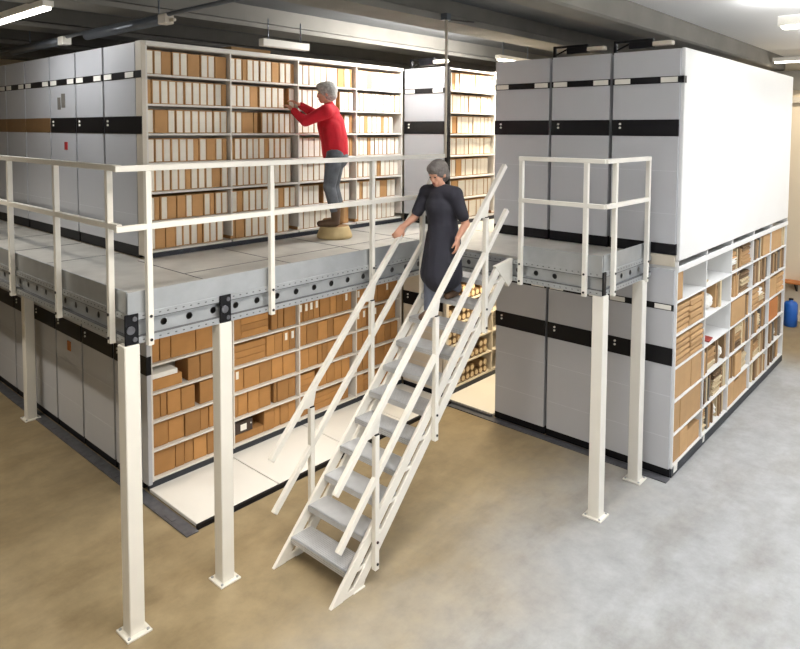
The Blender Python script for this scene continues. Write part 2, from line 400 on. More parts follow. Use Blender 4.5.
# ---- right block
yr = [2.385, 3.115, 3.85, 4.62]
t = plain_unit('upper grey corner unit with a large white side panel on the right', 6.86, 11.7, yr[0], yr[1] - .008, UP, None)
MB(.006).box(6.90, 2.36, ZD - .06, 11.65, 2.40, UP['top'] + .01).build('side_panel', M['white'], t, 'plain white side panel')
MB().box(6.85, 2.352, 4.115, 6.93, 2.40, 4.185).build('label_strip_end', M['black'], t)
plain_unit('upper grey unit in the middle of the right row', 6.86, 11.7, yr[1] + .008, yr[2] - .008, UP, 'upper right mobile units')
plain_unit('upper grey unit of the right row beside the lit aisle', 6.86, 11.6, yr[2] + .008, yr[3], UP, 'upper right mobile units')
plain_unit('lower grey unit of the right row, in the middle behind the slim column', 6.86, 11.7, yr[1] + .008, yr[2] - .008, LO, 'lower right mobile units')
plain_unit('lower grey unit of the right row beside the stairs', 6.86, 11.6, yr[2] + .008, yr[3] - .05, LO, 'lower right mobile units')
XR = [6.90, 7.822, 8.795, 9.77, 10.72, 11.67]
SHR = [.125, .455, .81, 1.165, 1.515, 1.865, 2.20]
LOR = dict(LO); LOR['top'] = 2.25
uR = open_unit('lower corner unit with untidy open shelves of parcels and papers', 6.86, XR, 2.37, 3.107, LOR, SHR, None, thick=.018, depth=.4, lip='white', fmat='white')
end_face(uR, 6.86, 2.385, 3.107, LO)
MB(.003).box(6.895, 2.362, 2.175, 11.69, 2.385, 2.235).build('top_rail', M['white'], uR)
for x in XR: MB().box(x - .012, 2.37, 2.235, x + .012, 2.6, 2.29).build('top_bracket', M['white'], uR)
for x, w in ((6.93, .1), (7.86, .05)):
    one('paper_slip', MB().prism([(2.372, .045), (2.366, .045), (2.362, .13), (2.368, .13)], 'x', x, x + w), M['wpaper'],
        'white paper slip on the black plinth at the corner' if w > .08 else 'small white slip on the plinth further along', 'paper', (x, 2.37, .05))

# upper floors carrying the upper units
f1 = MB().box(3.12, 6.14, 2.22, 11.0, 12.6, 2.35); struct('floor_upper_left', f1, M['frame'])
f2 = MB().box(6.90, 2.62, 2.25, 11.7, 6.12, 2.35).box(6.865, 2.40, 2.235, 6.90, 4.58, 2.35); struct('floor_upper_right', f2, M['frame'])
# floor rails and white floor panels
r = MB().box(2.96, 5.2, .001, 3.08, 12.5, .012); 
for y in (5.5, 6.3, 6.65, 7.0, 7.3, 7.9, 8.3): r.box(2.985, y, .012, 3.03, y + .14, .016)
one('floor_rail', r, M['rail'], 'dark steel rail on the floor along the left units', 'floor rail', (3.02, 8, 0))
one('floor_rail', MB().box(6.75, 2.38, .001, 6.86, 5.3, .012), M['rail'], 'dark steel rail on the floor along the right row', 'floor rail', (6.8, 3.8, 0))
names = ['at the left end by the column', 'second from the left below the brown boxes', 'third from the left, beside the stair rails', 'at the right end behind the stairs']
xp_ = [3.09, 4.02, 5.05, 5.97, 6.85]
for i in range(4):
    g = thing('floor_panel', 'white raised floor panel ' + names[i], 'floor panel', ((xp_[i] + xp_[i + 1]) / 2, 5.6, 0), 'raised white floor panels')
    MB(.003).box(xp_[i] + .006, 5.26, .01, xp_[i + 1] - .006, 6.13, .045).build('panel', M['floorpanel'], g)
    MB().box(xp_[i], 5.225, .001, xp_[i + 1], 5.26, .04).build('edge_strip', M['black'], g)
g = thing('floor_panel', 'white raised floor panel in the lit aisle', 'floor panel', (8, 4.95, 0))
MB(.003).box(6.87, 4.60, .01, 11.5, 5.36, .045).build('panel', M['floorpanel'], g)
MB().box(6.83, 4.60, .001, 6.87, 5.40, .04).build('edge_strip', M['rail'], g)

# ------------------------------------------------------------------ mezzanine platform
pf = thing('mezzanine_platform', 'galvanised steel walkway platform around the shelving blocks', 'platform', (4.0, 5.2, 2.2))
XA, YA = 2.112, 4.442            # outer faces
MB().box(5.70, 2.66, 2.331, 6.85, YA + .03, 2.355).build('deck_plate', M['galvdeck'], pf)
sm = MB().box(XA + .03, YA + .03, 2.331, 6.85, 6.11, 2.355).use(1)
for x in (3.0, 3.93, 4.86, 5.79): sm.box(x, YA + .03, 2.354, x + .008, 6.1, 2.3575)
sm.box(3.0, 5.25, 2.354, 6.8, 5.258, 2.3575)
sm.build('deck_plate', [M['galvdeck'], M['slot_seam_shade']], pf)
sm = MB().box(XA + .03, 6.11, 2.331, 3.07, 12.5, 2.355).use(1)
for y in (6.6, 7.5, 8.4, 9.3): sm.box(2.1, y, 2.354, 3.06, y + .008, 2.3575)
sm.build('deck_plate', [M['galvdeck'], M['slot_seam_shade']], pf)
def beam(o, du, dn, L, hole0=.25, step=.2, toe=True, toemat='galv'):
    """perforated C-beam: o = lower outer corner, du along, dn = inward"""
    o = Vector(o); du = Vector(du); dn = Vector(dn)
    def slab(a, b, z0, z1, d0, d1):
        p = o + du * a + dn * d0; q = o + du * b + dn * d1
        return (p.x, p.y, o.z + z0, q.x, q.y, o.z + z1)
    n = int((L - hole0) / step)
    cx = [hole0 + step * i for i in range(n) if hole0 + step * i < L - .1]
    MB().box(*slab(.15, L - .1, .02, .2, .11, .13)).build('hole_shade_strip', M['rail'], pf)  # dark strip added behind the web so the holes look shaded
    w = MB().holes(o + dn * .034 + Vector((0, 0, .045)), du, dn, L, .125, cx, .027, .004)
    w.box(*slab(0, L, 0, .045, 0, .05)).box(*slab(0, L, .17, .215, 0, .05))
    w.use(1).box(*slab(0, L, .163, .171, .004, .04)).box(*slab(0, L, .044, .05, .004, .04))  # dark strips paint shade where the web meets the flanges
    sp = w.use(1); k = .04
    while k < L - .03:
        for z in (.022, .194):
            sp.box(*slab(k, k + .016, z - .004, z + .004, -.001, .002))
        k += .062
    w.build('edge_beam', [M['galv'], M['slot_seam_shade']], pf)
    if toe: MB(.002).box(*slab(0, L, .212, .37, .010, .022)).build('toe_board', M[toemat], pf)
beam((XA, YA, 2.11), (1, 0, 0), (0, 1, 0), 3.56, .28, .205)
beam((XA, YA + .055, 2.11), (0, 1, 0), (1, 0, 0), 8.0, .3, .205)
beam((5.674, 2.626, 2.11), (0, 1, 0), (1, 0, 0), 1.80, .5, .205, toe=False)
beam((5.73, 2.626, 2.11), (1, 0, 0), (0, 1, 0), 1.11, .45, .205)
MB(.002).box(5.674, 2.626, 2.325, 5.69, 3.50, 2.48).build('toe_board', M['galv'], pf)
def splice(x, y, ax):
    if ax == 'y':
        b = MB(.003).box(x - .05, y - .012, 2.115, x + .05, y, 2.33).build('splice_plate', M['black'], pf)
        for xx, z, r_ in ((x + .02, 2.15, .017), (x + .02, 2.295, .017), (x - .01, 2.22, .03)):
            MB().cyl((xx, y - .012, z), (xx, y - .02, z), r_, 12).build('bolt_head', M['rail'], b)
splice(2.13, YA, 'y'); splice(2.885, YA, 'y')
MB(.003).box(5.677, 2.612, 2.115, 5.74, 2.626, 2.33).build('splice_plate', M['black'], pf)
jo = MB()
for x in (2.9, 3.8, 4.7): jo.box(x - .03, YA + .06, 2.15, x + .03, 6.1, 2.32)
for y in (5.3,): jo.box(XA + .06, y - .03, 2.15, 6.8, y + .03, 2.32)
jo.box(2.2, 8.8, 2.15, 3.05, 8.9, 2.32)
jo.build('floor_joist', M['rail'], pf)

def column(x, y, ztop, label):
    c = thing('support_column', label, 'column', (x, y, 0), 'platform support columns')
    MB(.006).box(x - .056, y - .056, .012, x + .056, y + .056, ztop).build('shaft', M['steel'], c)
    b = MB(.002).box(x - .092, y - .092, 0, x + .092, y + .092, .014).build('base_plate', M['steel'], c)
    for sx in (-1, 1):
        for sy in (-1, 1): MB().cyl((x + sx * .07, y + sy * .07, .014), (x + sx * .07, y + sy * .07, .022), .011, 8).build('anchor_bolt', M['galv'], b)
column(2.13, 4.485, 2.11, 'cream steel column at the front left corner of the platform')
column(2.885, 4.485, 2.11, 'cream steel column standing left of the stair foot')
column(5.732, 2.662, 2.11, 'cream steel column under the outer corner of the right platform')
column(6.62, 2.655, 2.11, 'cream steel column in front of the right corner unit')
column(2.935, 8.85, 2.15, 'cream steel column against the lower left grey units')

def guardrail(label, runs, posts, zt=3.37, w=.042):
    """runs = list of (p, q) rail runs in plan; posts = list of (x, y, face normal, extra)"""
    a = runs[0][0]
    g = thing('guardrail', label, 'railing', (a[0], a[1], 2.11), 'platform guardrails')
    for p, q in runs:
        MB(.003).bar((p[0], p[1], zt - .02), (q[0], q[1], zt - .02), .045, .042).build('top_rail', M['steel'], g)
        MB(.003).bar((p[0], p[1], 2.937), (q[0], q[1], 2.937), .04, .042).build('mid_rail', M['steel'], g)
    for x, y, nx, ny in posts:
        p = MB(.003).box(x - w / 2, y - w / 2, 2.09, x + w / 2, y + w / 2, zt - .04).build('post', M['steel'], g)
        for z in (2.13, 2.30): MB().cyl((x + nx * w / 2, y + ny * w / 2, z), (x + nx * (w / 2 + .006), y + ny * (w / 2 + .006), z), .011, 8).build('bolt', M['bolt'], p)
    return g
yf, xf = YA - .024, XA - .024
guardrail('cream guardrail along the front edge of the walkway', [((2.02, yf), (5.60, yf))], [(2.255, yf, 0, -1), (3.318, yf, 0, -1), (4.505, yf, 0, -1)])
guardrail('cream guardrail along the left edge of the walkway', [((xf, 4.50), (xf, 12.0))], [(xf, 4.655, -1, 0), (xf, 5.60, -1, 0), (xf, 6.66, -1, 0), (xf, 7.7, -1, 0), (xf, 8.8, -1, 0)])
xq, yq = 5.650, 2.602
guardrail('white guardrail around the corner of the right platform', [((xq, 3.50), (xq, yq)), ((xq, yq), (6.66, yq))],
          [(xq, 3.475, -1, 0), (xq, 2.785, -1, 0), (5.86, yq, 0, -1), (6.64, yq, 0, -1)])

# ------------------------------------------------------------------ staircase
SX, SG, SR = 3.205, .1865, .197            # first nose offset, going, rise
SL = SR / SG
st = thing('staircase', 'steep cream-white steel staircase with grey perforated treads up to the platform', 'staircase', (3.3, 3.94, 0))
YR0, YR1, YL0, YL1 = 3.58, 3.612, 4.278, 4.31
def stringer(ya, yb):
    zt = 2.28
    pl = lambda dx0, dx1, zlo, zhi: [(3.216 + dx0 + zlo / SL, zlo), (3.216 + dx1 + zlo / SL, zlo), (3.216 + dx1 + zhi / SL, zhi), (3.216 + dx0 + zhi / SL, zhi)]
    mb = MB(.003)
    mb.prism(pl(0, .122, .0, zt), 'y', ya, yb)
    mb.prism(pl(.193, .315, .052, zt - .1), 'y', ya, yb)
    mb.prism([(3.225, .001), (3.56, .001), (3.59, .05), (3.27, .05)], 'y', ya + .004, yb - .004)
    for k in range(1, 12):
        x = SX + SG * k; z = SR * k
        mb.prism([(x + .06, z - .012), (x + .2, z - .012), (x + .2, z - .04), (x + .06, z - .04)], 'y', ya + .006, yb - .006)
    o = mb.build('stringer', M['steel'], st)
    # bracket plate at the head
    MB(.003).prism([(5.36, 2.30), (5.67, 2.34), (5.67, 2.11), (5.60, 2.06)], 'y', ya - .004, yb + .004).build('head_plate', M['steel'], o)
    MB(.002).box(3.45, ya - .002, 0, 3.58, yb + .05 if ya < 4 else yb, .012).build('foot_plate', M['steel'], o)
    return o
stringer(YR0, YR1); stringer(YL0, YL1)
for k in range(1, 12):
    x = SX + SG * k; z = SR * k
    tr = MB(.002).box(x + .003, YR1, z - .012, x + .225, YL0, z).box(x, YR1, z - .05, x + .014, YL0, z).box(x + .212, YR1, z - .045, x + .225, YL0, z - .01)
    tr.build('tread', M['tread'], st)
def handrail(ye, side):
    top = [(3.235, .896), (5.47, 3.285)]; low = [(3.265, .435), (5.51, 2.845)]
    for nm, ((xa, za), (xb, zb)) in (('top_handrail', top), ('lower_handrail', low)):
        MB(.003).bar((xa, ye, za), (xb, ye, zb), .042, .048, (0, 0, 1)).build(nm, M['steel'], st)
    for x in (3.67, 4.415, 5.155):
        zr = .896 + 1.0686 * (x - 3.235)
        p = MB(.003).box(x - .023, ye - .022, zr - 1.25, x + .023, ye + .022, zr - .145).build('rail_post', M['steel'], st)
        MB().prism([(x - .021, zr - .147), (x + .021, zr - .147), (x + .06, zr + .03), (x - .1, zr - .14)], 'y', ye - .006, ye + .006).build('gusset', M['steel'], p)
        MB().box(x - .023, ye - .022, zr - .145, x + .023, ye + .022, zr - .138).build('post_cap', M['black'], p)
        s = -1 if side < 0 else 1
        for z in (zr - 1.2, zr - 1.02): MB().cyl((x, ye + s * .022, z), (x, ye + s * .03, z), .011, 8).build('bolt', M['bolt'], p)
handrail(3.555, -1); handrail(4.337, 1)

# ------------------------------------------------------------------ boxes on the shelves
CACHE = {}
def cm(key, fn):
    if key not in CACHE: CACHE[key] = fn()
    return CACHE[key]
def place(name, me, loc, label, cat, group, rot=(0, 0, 0)):
    o = bpy.data.objects.new(name, me); COL.objects.link(o); o.location = loc; o.rotation_euler = rot
    return tag(o, label, cat, group)
Z0 = Vector((0, 0, 0))
def white_box(x, w, z, h, y, label, group, d=.27, mg=.011):
    me = cm(('wb', round(w, 3), round(h, 3)), lambda: MB(.002).box(0, 0, 0, w - .003, d, h).mesh('archive_box', M['kraft'], Z0))
    o = place('archive_box', me, (x, y, z), label, 'archive box', group)
    m2 = cm(('sp', round(w, 3), round(h, 3), mg), lambda: MB().box(mg, -.003, .008, w - .003 - mg, .001, h - .01).mesh('spine_label', M['spine'], Z0))
    c = bpy.data.objects.new('spine_label', m2); COL.objects.link(c); c.parent = o
    return o
def card_box(x, w, z, h, y, label, group, m='card', d=.27, name='cardboard_box', tagged=False):
    key = ('cb', round(w, 3), round(h, 3), m, round(d, 2))
    def mk():
        mb = MB(.004).box(0, 0, 0, w - .007, d, h)
        return mb.mesh(name, M[m], Z0)
    o = place(name, cm(key, mk), (x, y, z), label, 'box', group)
    if tagged:
        m2 = cm(('tg', round(w, 2)), lambda: MB().box(w * .3, -.003, h * .55, w * .3 + .035, .001, h * .55 + .085).mesh('paper_tag', M['label'], Z0))
        c = bpy.data.objects.new('paper_tag', m2); COL.objects.link(c); c.parent = o
    return o

BAY = ['leftmost bay', 'second bay', 'third bay', 'rightmost bay']
UPPER = [   # W white spine, b narrow brown, D/E/F wider brown, . gap
 ['WWDWWEWWE', 'bWWWWWWWWWb', 'WEWWWWWWWW', 'WWWWWWbWDWb', 'WWWWWbWWWDW', 'WbWDDWEWbWW', 'WDDWWWbWWW.'],
 ['WWbWWWWDWWb', 'WWWDWWWW.W', 'WWFb.WWWWWW', 'bWWWWWbWWWW.', 'WWWWWWWWWW.', 'WBWWWWBWBWW', 'bDWWWWBWW.'],
 ['WWWWWWWDWb', 'WWWWWWWW.WWW', 'WWWWWWWW.Wb', 'WWWWWWWbWWb', 'WWWWWWWWWW.', 'WWWW.WDWWW.', 'WWWWWWWWD.'],
 ['WWWDWWWWWWW', 'WWWWWWWWWWW', 'WWbWWWbWW..', 'WWWbWWWWWWW', 'bWWWWbWWWW', 'WbWWWWEWW.', 'bWWWWWWWW.'],
]
WID = dict(W=1.0, b=.7, B=.8, D=1.25, E=1.65, F=2.0)
WID['.'] = .7
def upper_rows(xs, shelves, yf, table, where, hh=.236, group='white-spined boxes', base=1.0):
    for bi, rows in enumerate(table):
        xa, xb = xs[bi] + .015, xs[bi + 1] - .015
        for ri, row in enumerate(rows):
            z = shelves[6 - ri] + .002
            tot = sum(WID[c] for c in row); u = min((xb - xa) / tot, .0925)
            x = xa; n = 0
            for c in row:
                w = WID[c] * u
                if c != '.':
                    n += 1
                    kind = 'white-spined archive box' if c == 'W' else 'plain brown archive box'
                    wh = where(bi, ri, n)
                    y = yf + .05 + RND.random() * .014
                    if c == 'W': white_box(x, round(w, 3), z, hh, y, '%s, %s' % (kind, wh), group, mg=.011 if bi < 2 and yf > 6 else .006)
                    else: card_box(x, round(w, 3), z, hh - .004, y, '%s, %s' % (kind, wh), 'plain brown boxes among them', 'kraft', name='archive_box')
                x += w
upper_rows(XL, SHU, 6.12, UPPER, lambda b, r, n: '%s from left, %s shelf down, %s above the walkway' % (ORD[n - 1], ORD[r], BAY[b]), group='white-spined boxes above the walkway')
MT = [['WbWWWWWWWWW', 'WWWWWWWWWWW', 'WDWWWWWWWWW', 'WWWWWWWWWWW', 'WWDWWWWWWW', 'WEWWWWWWWWW', 'WWWDWWWWWW'],
      ['WWWW', 'WWWW', 'WDW', 'WWWW', 'WWDW', 'WWWW', 'WWW']]
upper_rows(XM, SHU, 5.36, MT, lambda b, r, n: '%s from left, %s shelf down, %s' % (ORD[n - 1], ORD[r], ['lit aisle by the corner', 'deep in lit aisle'][b]), group='white-spined boxes in the lit aisle')

# lower left: brown boxes; v = upright box (width), t = upright with paper tag, f = stack of flat boxes, d = dark box on a flat one, g = gap
LOWER = [
 [['v.27', 'v.11', 'v.11', 'v.17', 'v.14', 'v.17'], ['v.19', 'v.19', 'v.19', 'v.11', 'v.12', 'v.16'], ['v.10', 'v.07', 'v.15', 'v.16', 'g.05', 'v.17', 'v.2'], ['w.34', 'g.06', 'v.14', 'v.14', 'v.22'], ['v.10', 'v.12', 'v.28', 'v.32', 'v.09'], []],
 [['d.42', 'v.15', 'v.09', 'v.12', 'v.12'], ['v.07', 'v.13', 'v.15', 'v.17', 'g.04', 'v.05', 'v.17', 'v.11'], ['t.15', 'v.21', 'v.17', 'v.16', 'v.19'], ['f.46', 'v.12', 'v.12', 't.10', 't.10'], ['v.12', 'f.38', 'g.04', 'v.09', 'v.09', 'v.18'], []],
 [['v.12', 'v.1', 'f.48', 'v.1', 'g.04'], ['f.26', 'g.06', 'v.12', 'v.12', 'v.12', 'v.14'], ['v.16', 'v.14', 'v.07', 'v.08', 'v.14', 'v.14', 'v.16'], ['v.13', 'v.17', 'v.15', 'v.1', 'v.27'], ['t.08', 't.08', 't.08', 't.09', 'v.16', 'v.10', 'v.10', 't.16'], []],
 [['v.16', 'f.36', 'v.14', 'v.14'], ['v.14', 'v.14', 'v.28', 'v.14', 'v.12'], ['v.15', 'v.16', 'v.12', 'v.16', 'v.12', 'v.14'], ['t.12', 't.1', 't.1', 't.1', 'v.14', 'v.2'], ['t.16', 'v.1', 't.16', 'v.14', 't.1', 'v.16'], []],
]
ROWN = ['bottom shelf', 'second shelf up', 'third shelf up', 'fourth shelf up', 'fifth shelf up']
for bi, rows in enumerate(LOWER):
    xa = XL[bi] + .016; xb = XL[bi + 1] - .016
    for ri, row in enumerate(rows):
        z = SHL[ri] + .002; x = xa; n = 0
        tot = sum(float(i[1:]) for i in row) or 1; k = min(1.05, (xb - xa) / tot)
        for it in row:
            c, w = it[0], round(float(it[1:]) * k, 3)
            y = 6.165 + RND.random() * .012
            wh = lambda n: '%s from left, %s, %s under the walkway' % (ORD[n - 1], ROWN[ri], BAY[bi])
            h = .235 + RND.choice((0, .006, .012))
            if c in 'vt':
                n += 1
                card_box(x, w, z, round(h, 3), y, ('white-tagged brown box, ' if c == 't' else 'plain brown cardboard box, ') + wh(n), 'brown boxes under the walkway', tagged=c == 't')
            elif c in 'fw':
                hs = [.08, .075, .07] if c == 'f' else [.12, .055]
                zz = z
                for q, hq in enumerate(hs):
                    lab = 'flat brown box lying %s in stack, %s, %s below walkway' % (['lowest', 'second', 'topmost'][q], ROWN[ri], BAY[bi])
                    mm = 'card'
                    if c == 'w' and q == 1: mm = 'wpaper'; lab = 'flat white-lidded box lying on a brown one, leftmost bay under walkway'
                    card_box(x, w - (.05 if (c == 'w' and q) else 0), zz, hq - .003, y, lab, 'flat boxes under the walkway', mm); zz += hq
            elif c == 'd':
                card_box(x, w, z, .085, y, 'flat brown box under the dark one, bottom shelf, second bay under walkway', 'flat boxes under the walkway')
                o = card_box(x + .005, .26, z + .088, .135, y, 'dark brown box with white label, bottom shelf, second bay under walkway', None, 'darkbox')
                MB().box(.09, -.003, .03, .17, .001, .1).build('paper_label', M['label'], None).parent = o
                MB().cyl((.228, -.004, .085), (.228, .001, .085), .009, 10).build('box_button', M['label'], None).parent = o
            x += w

# lower aisle unit: rolled bundles with pale ends
grp = 'rolled bundles in the lower aisle'
for ri in range(0, 5):
    z = SHL[ri]
    for ci in range(9):
        x = 6.99 + ci * .105
        for row_ in range(2):
            if ci in (2, 6) and row_: continue
            lab = 'rolled brown bundle with pale end, %s from left, %s, %s layer, behind stairs' % (ORD[ci], ROWN[ri], ['lower', 'upper'][row_])
            zz = z + .055 + row_ * .1
            o = place('rolled_bundle', cm('roll', lambda: MB().cyl((0, 0, 0), (0, .28, 0), .05, 12).mesh('rolled_bundle', M['folder'], Z0)), (x, 5.385, zz), lab, 'paper roll', grp)
            c = bpy.data.objects.new('rolled_end', cm('rolle', lambda: MB().cyl((0, -.004, 0), (0, .002, 0), .036, 10).mesh('rolled_end', M['paper'], Z0))); COL.objects.link(c); c.parent = o
for ci in range(8):
    card_box(7.0 + ci * .115, .112, SHL[5] + .002, .24, 5.39, 'tan box on the lit shelf behind the upper treads, %s from left' % ORD[ci], 'tan boxes on the lit aisle shelf', 'cardlt')
# ------------------------------------------------------------------ untidy shelves on the right
BR = ['first bay', 'second bay', 'third bay', 'fourth bay', 'last bay']
RR = ['bottom shelf', 'second shelf up', 'third shelf up', 'fourth shelf up', 'fifth shelf up', 'top shelf']
def rag(me_key, w, d, h, seed, m, name):
    """an irregular paper bundle: a box whose leaves stick out unevenly"""
    def mk():
        r_ = random.Random(seed); mb = MB(); n = max(3, int(h / .012)); z = 0
        for i in range(n):
            a, b = r_.uniform(-.012, .012), r_.uniform(-.02, .014)
            mb.box(a, b, z, w + a * .5, d + b, z + h / n * .94); z += h / n
        return mb.mesh(name, M[m], Z0)
    return cm(me_key, mk)
# codes: B big pale box(width,height) | L layered parcels | P vertical folders (width) | Q paper pile | G gap | O orange box | C crumpled white
RT = {
 (0, 5): 'B.20:.29 G.7', (0, 4): 'L.42:5 G.02 L.40:4 B.08:.30', (0, 3): 'L.44:5 G.02 L.40:5', (0, 2): 'B.55:.32 B.34:.325', (0, 1): 'B.22:.31 B.66:.32', (0, 0): 'B.24:.30 B.24:.28 B.40:.2',
 (1, 5): 'G.1 F.1 G.7', (1, 4): 'C.26 C.22 P.14 G.3', (1, 3): 'G.2 R.3 G.4', (1, 2): 'P.2 Q.34 P.16 C.12 P.1', (1, 1): 'P.42 Q.3 P.18', (1, 0): 'Q.2 P.34 C.1 P.26',
 (2, 5): 'Q.3 P.22 Q.4', (2, 4): 'C.2 P.3 Q.4', (2, 3): 'P.08 B.6:.31 P.24', (2, 2): 'P.3 Q.3 P.28', (2, 1): 'P.28 B.25:.28 Q.3', (2, 0): 'B.26:.29 B.2:.25 B.34:.3',
 (3, 5): 'P.5 B.36:.28', (3, 4): 'P.42 P.4', (3, 3): 'L.4:4 Q.3 P.2', (3, 2): 'P.36 Q.2 P.32', (3, 1): 'P.3 Q.3 P.3', (3, 0): 'C.2 P.62',
 (4, 5): 'B.55:.30 P.2', (4, 4): 'P.5 C.12 P.2', (4, 3): 'B.4:.28 L.36:4', (4, 2): 'O.55:.3 P.3', (4, 1): 'P.42 C.2 P.2', (4, 0): 'P.5 P.32',
}
PC = {}
for (bi, ri), row in RT.items():
    xa, xb = XR[bi] + .02, XR[bi + 1] - .02; z = SHR[ri] + .002
    x = xa; cnt = {}
    hmax = SHR[ri + 1] - SHR[ri] - .028
    toks = row.split(); tot = sum(float(t[1:].split(':')[0]) for t in toks)
    k = (xb - xa) / tot
    for t_ in toks:
        c = t_[0]; a = t_[1:].split(':'); w = float(a[0]) * k
        where = '%s, %s of untidy right unit' % (RR[ri], BR[bi])
        def num(kind):
            cnt[kind] = cnt.get(kind, 0) + 1; return ORD[cnt[kind] - 1]
        y = 2.382 + RND.random() * .015
        if c in 'BO':
            h = min(float(a[1]), hmax)
            o = card_box(x, round(w, 3), z, round(h, 3), y, '%s cardboard box, %s from left, %s' % ('orange-brown' if c == 'O' else 'pale', num('box'), where), 'cardboard boxes on the right unit', 'cardor' if c == 'O' else 'cardlt', d=.33)
        elif c == 'L':
            n = int(a[1]); hq = hmax * .93 / n
            s = num('stack')
            for q in range(n):
                me = cm(('par', round(w, 2), round(hq, 3), q % 3), lambda: MB(.008).box(0, 0, 0, w - .006, .3, hq - .012).mesh('flat_parcel', M['cardlt'], Z0))
                place('flat_parcel', me, (x + RND.uniform(0, .008), y - RND.uniform(0, .015), z + q * hq), 'flat parcel %s up in %s stack, %s' % (ORD[q], s, where), 'parcel', 'flat parcels on the right unit')
        elif c == 'P':
            xx = x; ls = list(range(30))
            while True:
                fw = RND.choice((.028, .036, .045, .055))
                if xx + fw > x + w: break
                hh = hmax * RND.uniform(.78, 1.0)
                m = RND.choice(('folder', 'folder', 'cardlt', 'paper', 'foldergrey', 'folder', 'cardlt'))
                me = cm(('fo', fw, round(hh, 2), m), lambda: MB(.002).box(0, 0, 0, fw - .003, .27, round(hh, 2)).mesh('document_folder', M[m], Z0))
                col = {'folder': 'brown', 'cardlt': 'tan', 'paper': 'cream', 'foldergrey': 'grey'}[m]
                place('document_folder', me, (xx, y + RND.uniform(0, .03), z), '%s upright folder, %s from left, %s' % (col, num('folder'), where), 'folder', 'upright folders on the right unit')
                xx += fw
        elif c == 'Q':
            h = hmax * RND.uniform(.7, .95); n = 3; hq = h / n
            s = num('pile')
            for q in range(n):
                m = RND.choice(('paper', 'cardlt', 'folder', 'paper', 'cardlt', 'wpaper'))
                me = rag(('rg', round(w, 2), round(hq, 2), m, q), w - .03, .27, hq - .004, int(w * 100) + q, m, 'paper_bundle')
                place('paper_bundle', me, (x + .012, y + .02 + RND.uniform(0, .015), z + q * hq), 'ragged bundle, %s layer of %s pile, %s' % (['lowest', 'middle', 'topmost'][q], s, where), 'papers', 'ragged paper bundles on the right unit', (0, 0, RND.uniform(-.03, .03)))
        elif c == 'C':
            s = num('wad')
            def mk():
                bm = bmesh.new(); bmesh.ops.create_icosphere(bm, subdivisions=3, radius=.5)
                r_ = random.Random(int(w * 1000))
                for v in bm.verts:
                    f = .86 + r_.random() * .2; v.co = Vector((v.co.x * w * .92 * f, v.co.y * .24 * f, max(-.5, v.co.z * f) * min(.2, hmax)))
                lo = min(v.co.z for v in bm.verts)
                for v in bm.verts: v.co.z -= lo
                me = bpy.data.meshes.new('crumpled_paper'); bm.to_mesh(me); bm.free(); me.materials.append(M['wpaper']); return me
            place('crumpled_paper', cm(('cr', round(w, 2)), mk), (x + w / 2, y + .14, z), 'crumpled white paper wad, %s from left, %s' % (s, where), 'paper', 'crumpled papers on the right unit')
        elif c == 'R':
            place('red_folder', cm('redf', lambda: MB(.001).prism([(0, 0), (.2, .02), (.24, .2), (.03, .17)], 'z', 0, .012).mesh('red_folder', M['redf'], Z0)), (x, y, z), 'red folder lying flat on an otherwise empty white shelf', 'folder', None)
        elif c == 'F':
            place('document_folder', cm('lf', lambda: MB(.001).prism([(0, 0), (.22, .03), (.2, .24), (-.01, .2)], 'z', 0, .015).mesh('document_folder', M['paper'], Z0)), (x, y + .04, z), 'cream folder lying on the nearly empty top shelf, second bay, right unit', 'folder', None)
        x += w

# ------------------------------------------------------------------ lamps, pipes and fittings
def lamp_mat(name, col, s):
    m = bpy.data.materials.new(name); m.use_nodes = True; b = m.node_tree.nodes['Principled BSDF']
    b.inputs['Base Color'].default_value = (.9, .9, .9, 1); b.inputs['Emission Color'].default_value = col; b.inputs['Emission Strength'].default_value = s
    return m
M['tube'] = lamp_mat('lit_tube', (1, .95, .86, 1), 9)
def area(name, loc, sx, sy, power, col, rot=(0, 0, 0), spread=180):
    d = bpy.data.lights.new(name, 'AREA'); d.shape = 'RECTANGLE'; d.size = sx; d.size_y = sy; d.energy = power; d.color = col
    d.spread = math.radians(spread)
    o = bpy.data.objects.new(name, d); COL.objects.link(o); o.location = loc; o.rotation_euler = rot; return o
def batten(label, p, q, w=.1, h=.07, lit=True, hang=None, group='ceiling battens', power=None, tilt=0., spread=180, upl=0, col=(1, .95, .88)):
    p = Vector(p); q = Vector(q); c = (p + q) / 2
    t = thing('ceiling_batten', label, 'light fitting', (c.x, c.y, c.z), group)
    d = (q - p).normalized()
    MB(.004).bar(p, q, w, h).build('housing', M['lampoff'], t)
    if lit:
        lo = Vector((0, 0, -h / 2 - .012))
        MB(.004).bar(p + d * .03 + lo, q - d * .03 + lo, w * .7, .03).build('diffuser', M['tube'], t)
    if hang:
        for k in (.15, .85):
            m_ = p.lerp(q, k); MB().cyl((m_.x, m_.y, m_.z + h / 2), (m_.x, m_.y, hang), .008, 8).build('hanger', M['pipe'], t)
    if power:
        L_ = (q - p).length; al = abs(d.x) > .5
        area('batten_light', (c.x, c.y, c.z - h / 2 - .04), L_ if al else w, w if al else L_, power, col, (tilt, 0, 0), spread)
        if upl: area('batten_uplight', (c.x, c.y, c.z + h / 2 + .03), L_ if al else w, w if al else L_, upl, col, (PI, 0, 0))
    return t
batten('lit batten at the top left corner of the ceiling', (2.42, 6.55, 4.78), (2.42, 8.3, 4.78), hang=ZC, power=24, col=(.96, .98, 1))
batten('white batten above the second bay of the upper shelves', (4.40, 6.02, 4.575), (5.05, 6.02, 4.575), w=.09, h=.08, lit=False, hang=4.84)
